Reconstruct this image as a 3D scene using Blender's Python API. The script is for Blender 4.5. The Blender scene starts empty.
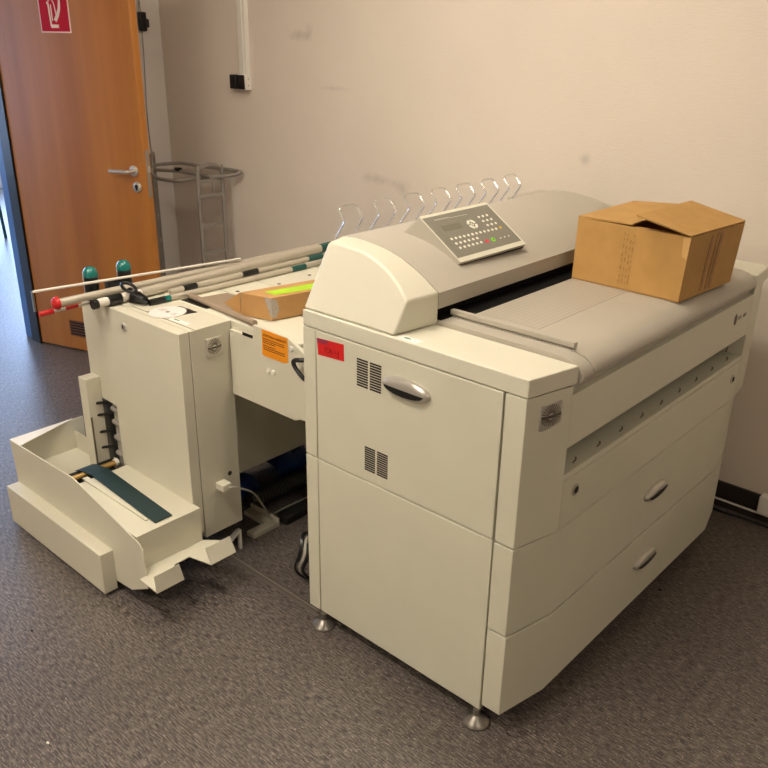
import bpy, bmesh, math, random
from mathutils import Vector, Matrix
random.seed(4)
C = bpy.context.scene.collection
PI = math.pi

# ------------------------------------------------------------------ materials
def lin(c):
    return tuple(((v/255)/12.92 if v/255 <= .04045 else ((v/255+.055)/1.055)**2.4) for v in c)
MATS = {}
def mat(name, rgb, rough=.5, metal=0., var=0., vscale=40., bump=0., bscale=200., spec=.5, coat=0.):
    m = bpy.data.materials.new(name); m.use_nodes = True
    nt = m.node_tree; b = nt.nodes['Principled BSDF']
    c = lin(rgb)
    b.inputs['Base Color'].default_value = (*c, 1)
    b.inputs['Roughness'].default_value = rough
    b.inputs['Metallic'].default_value = metal
    b.inputs['Specular IOR Level'].default_value = spec
    b.inputs['Coat Weight'].default_value = coat
    tc = nt.nodes.new('ShaderNodeTexCoord')
    if var > 0:
        n = nt.nodes.new('ShaderNodeTexNoise'); n.inputs['Scale'].default_value = vscale; n.inputs['Detail'].default_value = 4
        nt.links.new(tc.outputs['Object'], n.inputs['Vector'])
        r = nt.nodes.new('ShaderNodeValToRGB')
        r.color_ramp.elements[0].position = .3; r.color_ramp.elements[1].position = .7
        r.color_ramp.elements[0].color = (*[x*(1-var) for x in c], 1)
        r.color_ramp.elements[1].color = (*[min(1, x*(1+var)) for x in c], 1)
        nt.links.new(n.outputs['Fac'], r.inputs['Fac']); nt.links.new(r.outputs['Color'], b.inputs['Base Color'])
    if bump > 0:
        n2 = nt.nodes.new('ShaderNodeTexNoise'); n2.inputs['Scale'].default_value = bscale; n2.inputs['Detail'].default_value = 3
        nt.links.new(tc.outputs['Object'], n2.inputs['Vector'])
        bp = nt.nodes.new('ShaderNodeBump'); bp.inputs['Strength'].default_value = bump; bp.inputs['Distance'].default_value = .002
        nt.links.new(n2.outputs['Fac'], bp.inputs['Height']); nt.links.new(bp.outputs['Normal'], b.inputs['Normal'])
    MATS[name] = m
    return m
def emit(name, rgb, s):
    m = bpy.data.materials.new(name); m.use_nodes = True
    b = m.node_tree.nodes['Principled BSDF']; c = lin(rgb)
    b.inputs['Base Color'].default_value = (*c, 1)
    b.inputs['Emission Color'].default_value = (*c, 1); b.inputs['Emission Strength'].default_value = s
    return m

M_cream = mat('cream_plastic', (210, 208, 189), .42, var=.02, vscale=6, bump=.06, bscale=500)
M_ivory = mat('ivory_plastic', (216, 213, 195), .42, var=.02, vscale=6, bump=.06, bscale=500)
M_grey = mat('warm_grey_plastic', (178, 172, 159), .45, var=.02, vscale=8, bump=.06, bscale=600)
M_side = mat('folder_metal', (208, 204, 186), .45, var=.02, vscale=6, bump=.05, bscale=500)
M_black = mat('black_rubber', (18, 18, 18), .6)
M_gloss = mat('black_gloss', (14, 15, 16), .3)
M_dark = mat('dark_gap', (26, 23, 20), .8)
M_chrome = mat('chrome', (204, 200, 192), .30, .62)
M_alu = mat('aluminium', (190, 186, 176), .35, .85)
M_pole = mat('pole_aluminium', (196, 188, 172), .38, .35)
M_polew = mat('pole_white', (222, 216, 204), .35)
M_steel = mat('grey_tube_paint', (152, 146, 138), .42, .15)
M_red = mat('red_plastic', (190, 28, 30), .4)
M_teal = mat('teal_plastic', (10, 110, 104), .25, coat=.4)
M_tealbelt = mat('dark_teal_belt', (24, 50, 52), .55, var=.08, vscale=60)
M_tealdark = mat('dark_teal_plastic', (14, 78, 74), .4)
M_brass = mat('brass_roller', (196, 160, 96), .35, .6)
M_card = mat('cardboard', (184, 142, 80), .75, var=.06, vscale=18, bump=.1, bscale=150)
M_cardin = mat('cardboard_inside', (160, 118, 64), .8, var=.05, vscale=20)
M_cardb = mat('brown_cardboard', (186, 142, 88), .75, var=.06, vscale=20)
M_tapec = mat('clear_tape', (222, 216, 206), .15, var=.12, vscale=120, bump=1., bscale=120)
M_tapec.node_tree.nodes['Principled BSDF'].inputs['Alpha'].default_value = .5
M_print = mat('worn_print', (160, 120, 66), .8, var=.28, vscale=140)
M_smear = mat('purple_smear', (164, 124, 80), .7, var=.2, vscale=40)
M_lime = mat('lime_label', (172, 214, 40), .6, var=.05, vscale=30)
M_orange = mat('orange_sticker', (232, 146, 14), .55)
M_redlab = mat('red_sticker', (206, 24, 26), .5, var=.06, vscale=30)
M_ink = mat('dark_ink', (74, 30, 14), .7)
M_pen = mat('pen_ink', (110, 12, 16), .7)
M_white = mat('white_plastic', (236, 232, 224), .4)
M_paper = mat('white_paper', (238, 236, 230), .7)
M_cd = mat('disc_white', (238, 228, 224), .3)
M_panel = mat('keypad_face', (128, 125, 113), .5, var=.03, vscale=20)
M_lcd = mat('lcd', (112, 108, 90), .3)
M_key = mat('key_cream', (238, 235, 222), .4)
M_keyr = mat('key_red', (214, 60, 80), .4)
M_keyg = mat('key_green', (130, 212, 30), .4)
M_keyy = mat('key_yellow', (236, 190, 40), .4)
M_blue = mat('blue_paint', (72, 112, 162), .35)
M_bluebag = mat('blue_sheet', (24, 66, 140), .4)
M_hose = mat('hose_grey', (70, 72, 62), .5)
M_brownsheet = mat('brown_grey_sheet', (150, 132, 112), .5, var=.04, vscale=20)
M_signred = mat('sign_red', (188, 16, 44), .6, spec=.25)
M_signpink = mat('sign_white', (238, 214, 200), .5)
M_base = mat('baseboard_brown', (50, 42, 38), .45, var=.08, vscale=20)
M_ceil = mat('ceiling_white', (228, 222, 212), .9)
M_lightgrey = mat('light_grey', (170, 166, 156), .5)
M_greentext = mat('green_text', (90, 140, 110), .6)
M_seam = mat('seam_brown', (104, 96, 80), .8)  # brown-grey for seams, marks, brush and lettering
M_cable = mat('cable_grey', (168, 164, 152), .5)
M_darkchair = mat('teal_tube', (30, 70, 70), .4)

def wall_mat(name, rgb, smudges=()):
    m = mat(name, rgb, .85, bump=.0)
    nt = m.node_tree; b = nt.nodes['Principled BSDF']; c = lin(rgb)
    tc = nt.nodes.new('ShaderNodeTexCoord')
    mp = nt.nodes.new('ShaderNodeMapping'); mp.inputs['Scale'].default_value = (60, 60, 240)
    nt.links.new(tc.outputs['Object'], mp.inputs['Vector'])
    n = nt.nodes.new('ShaderNodeTexNoise'); n.inputs['Scale'].default_value = 1; n.inputs['Detail'].default_value = 3
    nt.links.new(mp.outputs['Vector'], n.inputs['Vector'])
    bp = nt.nodes.new('ShaderNodeBump'); bp.inputs['Strength'].default_value = .35; bp.inputs['Distance'].default_value = .003
    nt.links.new(n.outputs['Fac'], bp.inputs['Height']); nt.links.new(bp.outputs['Normal'], b.inputs['Normal'])
    big = nt.nodes.new('ShaderNodeTexNoise'); big.inputs['Scale'].default_value = 2.2; big.inputs['Detail'].default_value = 5
    nt.links.new(tc.outputs['Object'], big.inputs['Vector'])
    r = nt.nodes.new('ShaderNodeValToRGB')
    r.color_ramp.elements[0].position = .35; r.color_ramp.elements[1].position = .65
    r.color_ramp.elements[0].color = (*[x*.96 for x in c], 1); r.color_ramp.elements[1].color = (*c, 1)
    nt.links.new(big.outputs['Fac'], r.inputs['Fac'])
    last = r.outputs['Color']
    fine = nt.nodes.new('ShaderNodeTexNoise'); fine.inputs['Scale'].default_value = 30
    nt.links.new(tc.outputs['Object'], fine.inputs['Vector'])
    for (x, y, z, sx, sz, k) in smudges:        # scuff marks with a shape of their own
        mp2 = nt.nodes.new('ShaderNodeMapping')
        mp2.inputs['Location'].default_value = (-x/sx, -y/sx, -z/sz); mp2.inputs['Scale'].default_value = (1/sx, 1/sx, 1/sz)
        nt.links.new(tc.outputs['Object'], mp2.inputs['Vector'])
        ln = nt.nodes.new('ShaderNodeVectorMath'); ln.operation = 'LENGTH'
        nt.links.new(mp2.outputs['Vector'], ln.inputs[0])
        ad = nt.nodes.new('ShaderNodeMath'); ad.operation = 'ADD'
        nt.links.new(ln.outputs['Value'], ad.inputs[0]); nt.links.new(fine.outputs['Fac'], ad.inputs[1])
        mr = nt.nodes.new('ShaderNodeMapRange')
        mr.inputs['From Min'].default_value = .6; mr.inputs['From Max'].default_value = 1.5
        mr.inputs['To Min'].default_value = k; mr.inputs['To Max'].default_value = 0
        nt.links.new(ad.outputs['Value'], mr.inputs['Value'])
        mx = nt.nodes.new('ShaderNodeMix'); mx.data_type = 'RGBA'
        nt.links.new(mr.outputs['Result'], mx.inputs['Factor']); nt.links.new(last, mx.inputs[6])
        mx.inputs[7].default_value = (*[v*.45 for v in c], 1)
        last = mx.outputs[2]
    nt.links.new(last, b.inputs['Base Color'])
    return m
M_wall = wall_mat('wallpaper', (231, 220, 207), (
    (-3.23, 2.945, 1.645, .09, .03, .38), (-3.16, 2.945, 1.66, .035, .05, .25), (-3.00, 2.945, 1.415, .13, .012, .25),
    (-2.70, 2.945, 1.02, .13, .03, .35), (-2.55, 2.945, 1.0, .06, .05, .3), (-1.62, 2.945, 1.22, .03, .03, .35)))
M_walll = wall_mat('wallpaper_left', (236, 230, 224))

def wood_mat():
    m = mat('orange_beech', (176, 98, 30), .38, spec=.5)
    nt = m.node_tree; b = nt.nodes['Principled BSDF']
    tc = nt.nodes.new('ShaderNodeTexCoord'); mp = nt.nodes.new('ShaderNodeMapping')
    mp.inputs['Scale'].default_value = (9, 9, .55)
    nt.links.new(tc.outputs['Object'], mp.inputs['Vector'])
    n = nt.nodes.new('ShaderNodeTexNoise'); n.inputs['Scale'].default_value = 1.2; n.inputs['Detail'].default_value = 6
    nt.links.new(mp.outputs['Vector'], n.inputs['Vector'])
    r = nt.nodes.new('ShaderNodeValToRGB')
    r.color_ramp.elements[0].position = .3; r.color_ramp.elements[1].position = .7
    r.color_ramp.elements[0].color = (*lin((164, 100, 34)), 1); r.color_ramp.elements[1].color = (*lin((186, 120, 46)), 1)
    nt.links.new(n.outputs['Fac'], r.inputs['Fac']); nt.links.new(r.outputs['Color'], b.inputs['Base Color'])
    return m
M_wood = wood_mat()
M_woodedge = mat('beech_edge', (190, 122, 48), .4, var=.05, vscale=12)

def floor_mat():
    m = mat('vinyl_floor', (98, 88, 80), .34, spec=.5)
    nt = m.node_tree; b = nt.nodes['Principled BSDF']
    tc = nt.nodes.new('ShaderNodeTexCoord')
    def noise(sc, detail, scale=1., rz=0):
        mp = nt.nodes.new('ShaderNodeMapping'); mp.inputs['Scale'].default_value = sc; mp.inputs['Rotation'].default_value = (0, 0, rz)
        nt.links.new(tc.outputs['Object'], mp.inputs['Vector'])
        n = nt.nodes.new('ShaderNodeTexNoise'); n.inputs['Scale'].default_value = scale; n.inputs['Detail'].default_value = detail
        nt.links.new(mp.outputs['Vector'], n.inputs['Vector']); return n
    n1 = noise((38, 290, 1), 5)
    n2 = noise((110, 300, 1), 2)
    n3 = noise((2.2, 2.2, 1), 4)
    r1 = nt.nodes.new('ShaderNodeValToRGB')
    e = r1.color_ramp.elements
    e[0].position = .36; e[0].color = (*lin((54, 49, 48)), 1)
    e[1].position = .64; e[1].color = (*lin((128, 119, 112)), 1)
    x = r1.color_ramp.elements.new(.5); x.color = (*lin((90, 83, 80)), 1)
    nt.links.new(n1.outputs['Fac'], r1.inputs['Fac'])
    r2 = nt.nodes.new('ShaderNodeValToRGB')
    r2.color_ramp.elements[0].position = .62; r2.color_ramp.elements[0].color = (0, 0, 0, 1)
    r2.color_ramp.elements[1].position = .68; r2.color_ramp.elements[1].color = (1, 1, 1, 1)
    nt.links.new(n2.outputs['Fac'], r2.inputs['Fac'])
    mx = nt.nodes.new('ShaderNodeMix'); mx.data_type = 'RGBA'
    nt.links.new(r2.outputs['Color'], mx.inputs['Factor']); nt.links.new(r1.outputs['Color'], mx.inputs[6])
    mx.inputs[7].default_value = (*lin((168, 158, 148)), 1)
    mr = nt.nodes.new('ShaderNodeMapRange'); mr.inputs['From Min'].default_value = .3; mr.inputs['From Max'].default_value = .7
    mr.inputs['To Min'].default_value = .86; mr.inputs['To Max'].default_value = 1.1
    nt.links.new(n3.outputs['Fac'], mr.inputs['Value'])
    hs = nt.nodes.new('ShaderNodeHueSaturation')
    nt.links.new(mr.outputs['Result'], hs.inputs['Value']); nt.links.new(mx.outputs[2], hs.inputs['Color'])
    nt.links.new(hs.outputs['Color'], b.inputs['Base Color'])
    bp = nt.nodes.new('ShaderNodeBump'); bp.inputs['Strength'].default_value = .35; bp.inputs['Distance'].default_value = .001
    nt.links.new(n1.outputs['Fac'], bp.inputs['Height']); nt.links.new(bp.outputs['Normal'], b.inputs['Normal'])
    return m
M_floor = floor_mat()

def table_mat():
    m = mat('feed_table_grey', (176, 169, 156), .38)
    nt = m.node_tree; b = nt.nodes['Principled BSDF']
    tc = nt.nodes.new('ShaderNodeTexCoord')
    w = nt.nodes.new('ShaderNodeTexWave'); w.wave_type = 'BANDS'; w.bands_direction = 'X'; w.inputs['Scale'].default_value = 22
    nt.links.new(tc.outputs['Object'], w.inputs['Vector'])
    r = nt.nodes.new('ShaderNodeValToRGB'); c = lin((176, 169, 156))
    r.color_ramp.elements[0].color = (*[v*.86 for v in c], 1); r.color_ramp.elements[0].position = .0
    r.color_ramp.elements[1].color = (*c, 1); r.color_ramp.elements[1].position = .35
    nt.links.new(w.outputs['Fac'], r.inputs['Fac']); nt.links.new(r.outputs['Color'], b.inputs['Base Color'])
    return m
M_ribs = table_mat()
M_void = mat('slot_black', (9, 9, 10), .85, spec=.2)  # flat black filling the gap under the hood
M_foot = mat('foot_metal', (136, 131, 124), .3, .7)
M_highlight = mat('profile_highlight', (126, 119, 110), .4)
M_sun = mat('badge_relief', (150, 144, 132), .25, .7)
M_wire = mat('bright_wire', (236, 236, 236), .15, .9)

# ------------------------------------------------------------------ mesh builder
class MB:
    def __init__(self): self.bm = bmesh.new()
    def face(self, pts, smooth=False):
        vs = [self.bm.verts.new(p) for p in pts]
        f = self.bm.faces.new(vs); f.smooth = smooth; return self
    def box(self, x0, x1, y0, y1, z0, z1):
        return self.prism([(x0, y0), (x1, y0), (x1, y1), (x0, y1)], 'z', z0, z1)
    def prism(self, poly, ax, a0, a1, smooth=False):
        def P(p, a):
            if ax == 'z': return (p[0], p[1], a)
            if ax == 'y': return (p[0], a, p[1])
            return (a, p[0], p[1])
        return self.loft([[P(p, a0) for p in poly], [P(p, a1) for p in poly]], smooth=smooth)
    def loft(self, rings, caps=True, smooth=False, closed=False):
        R = [[self.bm.verts.new(p) for p in r] for r in rings]
        n = len(R[0]); m = len(R)
        for i in range(m if closed else m-1):
            a, b = R[i], R[(i+1) % m]
            for j in range(n):
                f = self.bm.faces.new((a[j], a[(j+1) % n], b[(j+1) % n], b[j])); f.smooth = smooth
        if caps and not closed:
            self.bm.faces.new(R[0][::-1]); self.bm.faces.new(R[-1])
        return self
    def tube(self, path, r, seg=10, closed=False, caps=True):
        P = [Vector(p) for p in path]; n = len(P)
        rr = r if isinstance(r, (list, tuple)) else [r]*n
        rings = []; up = None
        for i in range(n):
            if closed: t = (P[(i+1) % n]-P[i-1]).normalized()
            else: t = (P[min(i+1, n-1)]-P[max(i-1, 0)]).normalized()
            if up is None:
                up = Vector((0, 0, 1)) if abs(t.z) < .9 else Vector((1, 0, 0))
            s = t.cross(up).normalized(); up = s.cross(t).normalized()
            rings.append([P[i]+rr[i]*(math.cos(2*PI*k/seg)*s+math.sin(2*PI*k/seg)*up) for k in range(seg)])
        return self.loft(rings, caps, True, closed)
    def lathe(self, prof, o, axis=(0, 0, 1), seg=24):
        o = Vector(o); a = Vector(axis).normalized()
        s = a.cross(Vector((0, 0, 1)) if abs(a.z) < .9 else Vector((1, 0, 0))).normalized(); u = a.cross(s)
        rings = [[o+a*h+r*(math.cos(2*PI*k/seg)*s+math.sin(2*PI*k/seg)*u) for k in range(seg)] for r, h in prof]
        return self.loft(rings, True, True)
    def slab(self, o, ex, ey, poly, t):      # polygon in the plane (o, ex, ey) thickened by t along the normal
        o, ex, ey = Vector(o), Vector(ex), Vector(ey); n = ex.cross(ey).normalized()
        a = [o+ex*p[0]+ey*p[1] for p in poly]
        return self.loft([a, [v+n*t for v in a]])
    def build(self, name, m, parent=None, bevel=0., seg=2, merge=True):
        bm = self.bm
        if merge: bmesh.ops.remove_doubles(bm, verts=bm.verts, dist=1e-6)
        bmesh.ops.recalc_face_normals(bm, faces=bm.faces)
        me = bpy.data.meshes.new(name)
        root = parent
        while root is not None and root.parent is not None: root = root.parent
        off = Vector(root.location) if root is not None else Vector((0, 0, 0))
        if root is not None and root.get('_rz') is not None: pass
        bmesh.ops.translate(bm, verts=bm.verts, vec=-off)
        bm.to_mesh(me); bm.free()
        me.set_sharp_from_angle(angle=math.radians(38))
        me.materials.append(m)
        o = bpy.data.objects.new(name, me); C.objects.link(o)
        if parent is not None: o.parent = parent
        if bevel > 0:
            md = o.modifiers.new('bevel', 'BEVEL'); md.width = bevel; md.segments = seg; md.limit_method = 'ANGLE'; md.angle_limit = .5
            md.harden_normals = False
        return o

def thing(name, label, cat, loc, group=None):
    o = bpy.data.objects.new(name, None); C.objects.link(o); o.location = loc
    o.empty_display_size = .05
    o['label'] = label; o['category'] = cat
    if group: o['group'] = group
    return o
def tag(o, label, cat, group=None):
    o['label'] = label; o['category'] = cat
    if group: o['group'] = group
    return o
def setbase(o, loc):      # move a one-mesh thing's origin to its base
    v = Vector(loc); o.data.transform(Matrix.Translation(-v)); o.location = v; return o
def struct(o): o['kind'] = 'structure'; return o
def text(name, s, o, ex, ey, size, m, parent, lift=.0006, align='LEFT'):
    cu = bpy.data.curves.new(name, 'FONT'); cu.body = s; cu.size = size; cu.align_x = align; cu.extrude = .0002
    ob = bpy.data.objects.new(name+'_tmp', cu); C.objects.link(ob)
    me = bpy.data.meshes.new_from_object(ob.evaluated_get(bpy.context.evaluated_depsgraph_get()))
    bpy.data.objects.remove(ob)
    ex = Vector(ex).normalized(); ey = Vector(ey).normalized(); n = ex.cross(ey)
    root = parent
    while root.parent is not None: root = root.parent
    p = Vector(o)+n*lift-Vector(root.location)
    me.transform(Matrix(((ex.x, ey.x, n.x, p.x), (ex.y, ey.y, n.y, p.y), (ex.z, ey.z, n.z, p.z), (0, 0, 0, 1))))
    me.materials.clear(); me.materials.append(m); me.name = name
    t = bpy.data.objects.new(name, me); C.objects.link(t); t.parent = parent
    return t
def ellipse(cx, cy, a, b, n=28): return [(cx+a*math.cos(2*PI*k/n), cy+b*math.sin(2*PI*k/n)) for k in range(n)]
def spline(pts, n=8):
    P = [Vector(p) for p in pts]; out = []
    for i in range(len(P)-1):
        p0 = P[max(i-1, 0)]; p1 = P[i]; p2 = P[i+1]; p3 = P[min(i+2, len(P)-1)]
        for k in range(n):
            t = k/n
            out.append(.5*((2*p1)+(-p0+p2)*t+(2*p0-5*p1+4*p2-p3)*t*t+(-p0+3*p1-3*p2+p3)*t**3))
    out.append(P[-1]); return out
def jitter(o, amp, seed=1):
    random.seed(seed)
    for v in o.data.vertices: v.co += Vector((random.uniform(-1, 1), random.uniform(-1, 1), random.uniform(-1, 1)))*amp

# ------------------------------------------------------------------ the setting
XL, YW, ZC = -4.40, 2.945, 2.85
XR, YF = 2.4, -3.2
XC = -9.6                                        # far side of the corridor
struct(MB().box(XC-.2, XR+.2, YF-.2, 7.2, -.05, 0).build('floor', M_floor))
struct(MB().box(XC-.2, XR+.2, YF-.2, 7.2, ZC, ZC+.1).build('ceiling', M_ceil))
struct(MB().box(-4.64, XR+.2, YW, YW+.2, 0, ZC).build('wall_back', M_wall))
wl = MB()
wl.box(-4.62, XL, 2.07, YW, 0, ZC); wl.box(-4.62, XL, YF, .98, 0, ZC); wl.box(-4.62, XL, .98, 2.07, 2.12, ZC)
struct(wl.build('wall_left', M_walll))
struct(MB().box(XR, XR+.2, YF, YW, 0, ZC).build('wall_right', M_wall))
struct(MB().box(XC, XR+.2, YF-.2, YF, 0, ZC).build('wall_front', M_wall))
# corridor beyond the doorway, its window wall and end
cw = MB()
cw.box(XC-.2, XC, YF, .2, .25, 2.5); cw.box(XC-.2, XC, YF, 7.0, 0, .25); cw.box(XC-.2, XC, YF, 7.0, 2.5, ZC)
for y in (.2, 3.5, 6.8): cw.box(XC-.2, XC, y, y+.2, .25, 2.5)
struct(cw.build('wall_corridor', M_walll))
struct(MB().box(XC-.2, -4.62, 7.0, 7.2, 0, ZC).build('wall_corridor_end', M_walll))
M_day = emit('daylight_pane', (178, 206, 250), 5.2)
M_day2 = emit('daylight_pane_shaded', (178, 206, 250), 2.2)
M_frame = mat('window_frame_grey', (150, 156, 164), .4)
for i, (a, b) in enumerate(((.4, 3.5), (3.7, 6.8))):
    w = struct(thing('window_%d' % (i+1), 'large bright corridor window', 'window', (XC-.1, (a+b)/2, .25)))
    for k in ('label', 'category'): del w[k]
    f = MB(); f.box(XC-.14, XC-.06, a, b, .25, .31); f.box(XC-.14, XC-.06, a, b, 2.44, 2.5)
    for y in (a, (a+b)/2-.03, b-.06): f.box(XC-.14, XC-.06, y, y+.06, .31, 2.44)
    f.build('window_frame', M_frame, w)
    MB().box(XC-.11, XC-.09, a+.06, (a+b)/2-.03, .31, 2.44).build('pane', M_day, w)
    MB().box(XC-.11, XC-.09, (a+b)/2+.03, b-.06, .31, 2.44).build('pane', M_day, w)
w = struct(thing('window_3', '', '', (-7.1, YF, .25)))
for k in ('label', 'category'): del w[k]
f = MB(); f.box(-9.0, -5.2, YF-.02, YF+.03, .25, .31); f.box(-9.0, -5.2, YF-.02, YF+.03, 2.44, 2.5)
for x in (-9.0, -7.13, -5.26): f.box(x, x+.06, YF-.02, YF+.03, .31, 2.44)
f.build('window_frame', M_frame, w)
MB().box(-8.94, -7.13, YF+.002, YF+.012, .31, 2.44).build('pane', M_day2, w); MB().box(-7.07, -5.26, YF+.002, YF+.012, .31, 2.44).build('pane', M_day2, w)
# blue steel door frame with its seal
fr = MB()
fr.box(-4.63, -4.43, 2.0, 2.075, 0, 2.12); fr.box(-4.63, -4.385, .96, 1.035, 0, 2.12); fr.box(-4.63, -4.385, 1.035, 2.0, 2.05, 2.12)
fr.box(-4.43, -4.385, 2.03, 2.12, 0, 2.12)
trim = struct(fr.build('trim_1', M_blue, bevel=.004))
MB().box(-4.525, -4.428, 1.986, 2.03, 0, 2.05).build('door_seal', M_gloss, trim)
# baseboards
struct(MB().box(XL, XR, YW-.014, YW, 0, .095).build('baseboard_back', M_base, bevel=.003))
struct(MB().box(XL, XL+.014, 2.10, YW-.014, 0, .095).build('baseboard_left', M_base, bevel=.003))
# floor profile between the two machines
tp = MB(); tp.prism([(1.408, 0), (1.438, 0), (1.434, .003), (1.412, .003)], 'x', -2.05, -1.44)
tp = struct(tp.build('trim_2', mat('floor_profile', (92, 85, 80), .4)))
MB().prism([(1.424, .003), (1.429, .003), (1.429, .0045), (1.424, .0045)], 'x', -2.05, -1.44).build('profile_highlight', M_highlight, tp)  # lighter strip: highlight along the ridge put into the colour

# door leaf
TH = math.radians(17.7); A = Vector((-4.434, 1.997, 0)); T = Vector((math.cos(TH), math.sin(TH), 0)); NB = Vector((-math.sin(TH), math.cos(TH), 0)); ZV = Vector((0, 0, 1))
def D(s, d, z): return A+T*s+NB*d+ZV*z           # along the leaf, into it, up
def dbox(mb, s0, s1, d0, d1, z0, z1):
    return mb.loft([[D(s0, d0, z0), D(s1, d0, z0), D(s1, d1, z0), D(s0, d1, z0)], [D(s0, d0, z1), D(s1, d0, z1), D(s1, d1, z1), D(s0, d1, z1)]])
door = struct(thing('door_1', '', '', A)); del door['label']; del door['category']
leaf = dbox(MB(), 0, .862, 0, .042, .008, 2.04).build('door_leaf', M_wood, door, bevel=.002)
dbox(MB(), .8622, .868, .0, .042, .008, 2.04).build('edge_band', M_woodedge, door, bevel=.002)
lp = dbox(MB(), .868, .8695, .010, .032, .90, 1.125); lp.build('lock_plate', M_steel, door)
dbox(MB(), .8695, .876, .014, .028, 1.02, 1.05).build('latch', M_chrome, door)
hd = MB(); hd.lathe([(.001, -.0005), (.026, -.0005), (.026, -.007), (.022, -.010), (.001, -.010)], D(.80, 0, 1.025), NB)
h_ = hd.build('handle_rose', M_chrome, door)
hb = MB(); hb.tube(spline([D(.80, -.008, 1.025), D(.80, -.045, 1.025), D(.785, -.052, 1.025), D(.688, -.050, 1.022)], 6), .0095, 12)
hb.build('door_handle', M_chrome, door)
MB().lathe([(.001, -.0005), (.025, -.0005), (.025, -.007), (.021, -.010), (.001, -.010)], D(.812, 0, .948), NB).build('cylinder_rose', M_chrome, door)
kc = MB(); kc.lathe([(.001, -.010), (.009, -.010), (.009, -.013), (.001, -.013)], D(.812, 0, .952), NB, 16); dbox(kc, .807, .817, -.013, -.010, .934, .95)
kc.build('lock_cylinder', M_dark, door)
vg = dbox(MB(), .235, .44, -.004, 0, .088, .178).build('vent_grille', mat('vent_brown', (112, 66, 30), .5), door, bevel=.001)
sl = MB()
for k in range(5): dbox(sl, .245, .43, -.0055, -.004, .096+k*.016, .105+k*.016)
sl.build('vent_slot', M_dark, vg)
hg = MB()
for z in (.25, 1.8): hg.tube([D(-.004, -.008, z-.06), D(-.004, -.008, z+.06)], .009, 12)
hg.build('hinge', M_alu, door)

# fire hose / extinguisher sign on the door
sg = thing('fire_extinguisher_sign', 'red square sign with a pale extinguisher symbol on the orange door', 'sign', D(.415, 0, 1.73))
dbox(MB(), .322, .508, -.002, 0, 1.642, 1.828).build('sign_border', M_signpink, sg)
dbox(MB(), .328, .502, -.003, -.0015, 1.648, 1.822).build('sign_plate', M_signred, sg)
def S(s, z): return D(.322+s*.186, -.0034, 1.642+z*.186)
sy = MB()
def strip(mb, pts, w):                                # flat ribbon on the sign
    P = [Vector((p[0], p[1], 0)) for p in pts]
    L, R = [], []
    for i in range(len(P)):
        t = (P[min(i+1, len(P)-1)]-P[max(i-1, 0)]).normalized(); n = Vector((-t.y, t.x, 0))
        ww = w[i] if isinstance(w, list) else w
        L.append(P[i]+n*ww/2); R.append(P[i]-n*ww/2)
    for i in range(len(P)-1):
        a = [S(q.x, q.y) for q in (L[i], L[i+1], R[i+1], R[i])]
        mb.loft([a, [v-NB*.0006 for v in a]])
strip(sy, [(.37, .16), (.35, .60), (.335, .72)], .05)
strip(sy, [(.30, .72), (.335, .66)], .04); strip(sy, [(.335, .70), (.39, .78), (.46, .79), (.52, .72), (.55, .60), (.57, .42)], .03)
strip(sy, [(.36, .155), (.62, .155)], .08); strip(sy, [(.36, .24), (.36, .155)], .03)
strip(sy, [(.52, .28), (.62, .42), (.69, .56), (.72, .72), (.72, .85), (.66, .93)], [.10, .10, .085, .07, .06, .05])
strip(sy, [(.42, .66), (.43, .28)], .035); strip(sy, [(.42, .86), (.66, .93)], .05); strip(sy, [(.50, .78), (.50, .88)], .05)
sy.build('symbol', M_signpink, sg, merge=False)

# ------------------------------------------------------------------ the wide format printer
Y0, YE = 1.395, 2.745
pr = thing('wide_format_printer', 'large cream wide-format plan printer with sloped grey scanner hood, near the right wall', 'printer', (-1.19, 2.07, 0))
bd = MB()
bd.box(-1.53, -.865, 1.412, 2.73, .07, .69)
bd.box(-1.53, -1.12, 1.412, 2.73, .69, .80)
bd.box(-1.12, -.865, 1.412, 1.531, .69, .80); bd.box(-1.12, -.865, 2.632, 2.73, .69, .80)
bd.box(-1.53, -.865, 1.412, 2.73, .80, .95)
bd.build('carcass', M_dark, pr)
for z0, z1 in ((.046, .5630), (.5668, .9422)):
    MB().box(-1.544, -1.4975, Y0, 1.425, z0, z1).build('rear_side_strip', M_cream, pr, bevel=.002)
MB().box(-1.55, -1.54, 1.425, 2.745, .06, .94).build('rear_panel', M_cream, pr)
up = MB().box(-1.4945, -.9050, Y0, 1.412, .5668, .9422).build('upper_side_panel', M_cream, pr, bevel=.002)
lo = MB().box(-1.4945, -.9050, Y0, 1.412, .048, .5630).build('lower_side_panel', M_cream, pr, bevel=.002)
MB().box(-1.54, -.9, 2.73, YE, .05, .94).build('far_side_panel', M_cream, pr, bevel=.002)
def vent(x0, x1, z0, z1, par, n=11):
    v = MB(); xm = (x0+x1)/2; h = (z1-z0)/n
    for k in range(n):
        v.box(x0, xm-.0035, Y0-.0006, Y0+.001, z0+h*k+h*.22, z0+h*(k+1)-h*.12)
        v.box(xm+.0035, x1, Y0-.0006, Y0+.001, z0+h*k+h*.22, z0+h*(k+1)-h*.12)
    v.build('vent_slots', M_dark, par, merge=False)
vent(-1.345, -1.262, .829, .906, up); vent(-1.316, -1.236, .597, .668, up)
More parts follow.
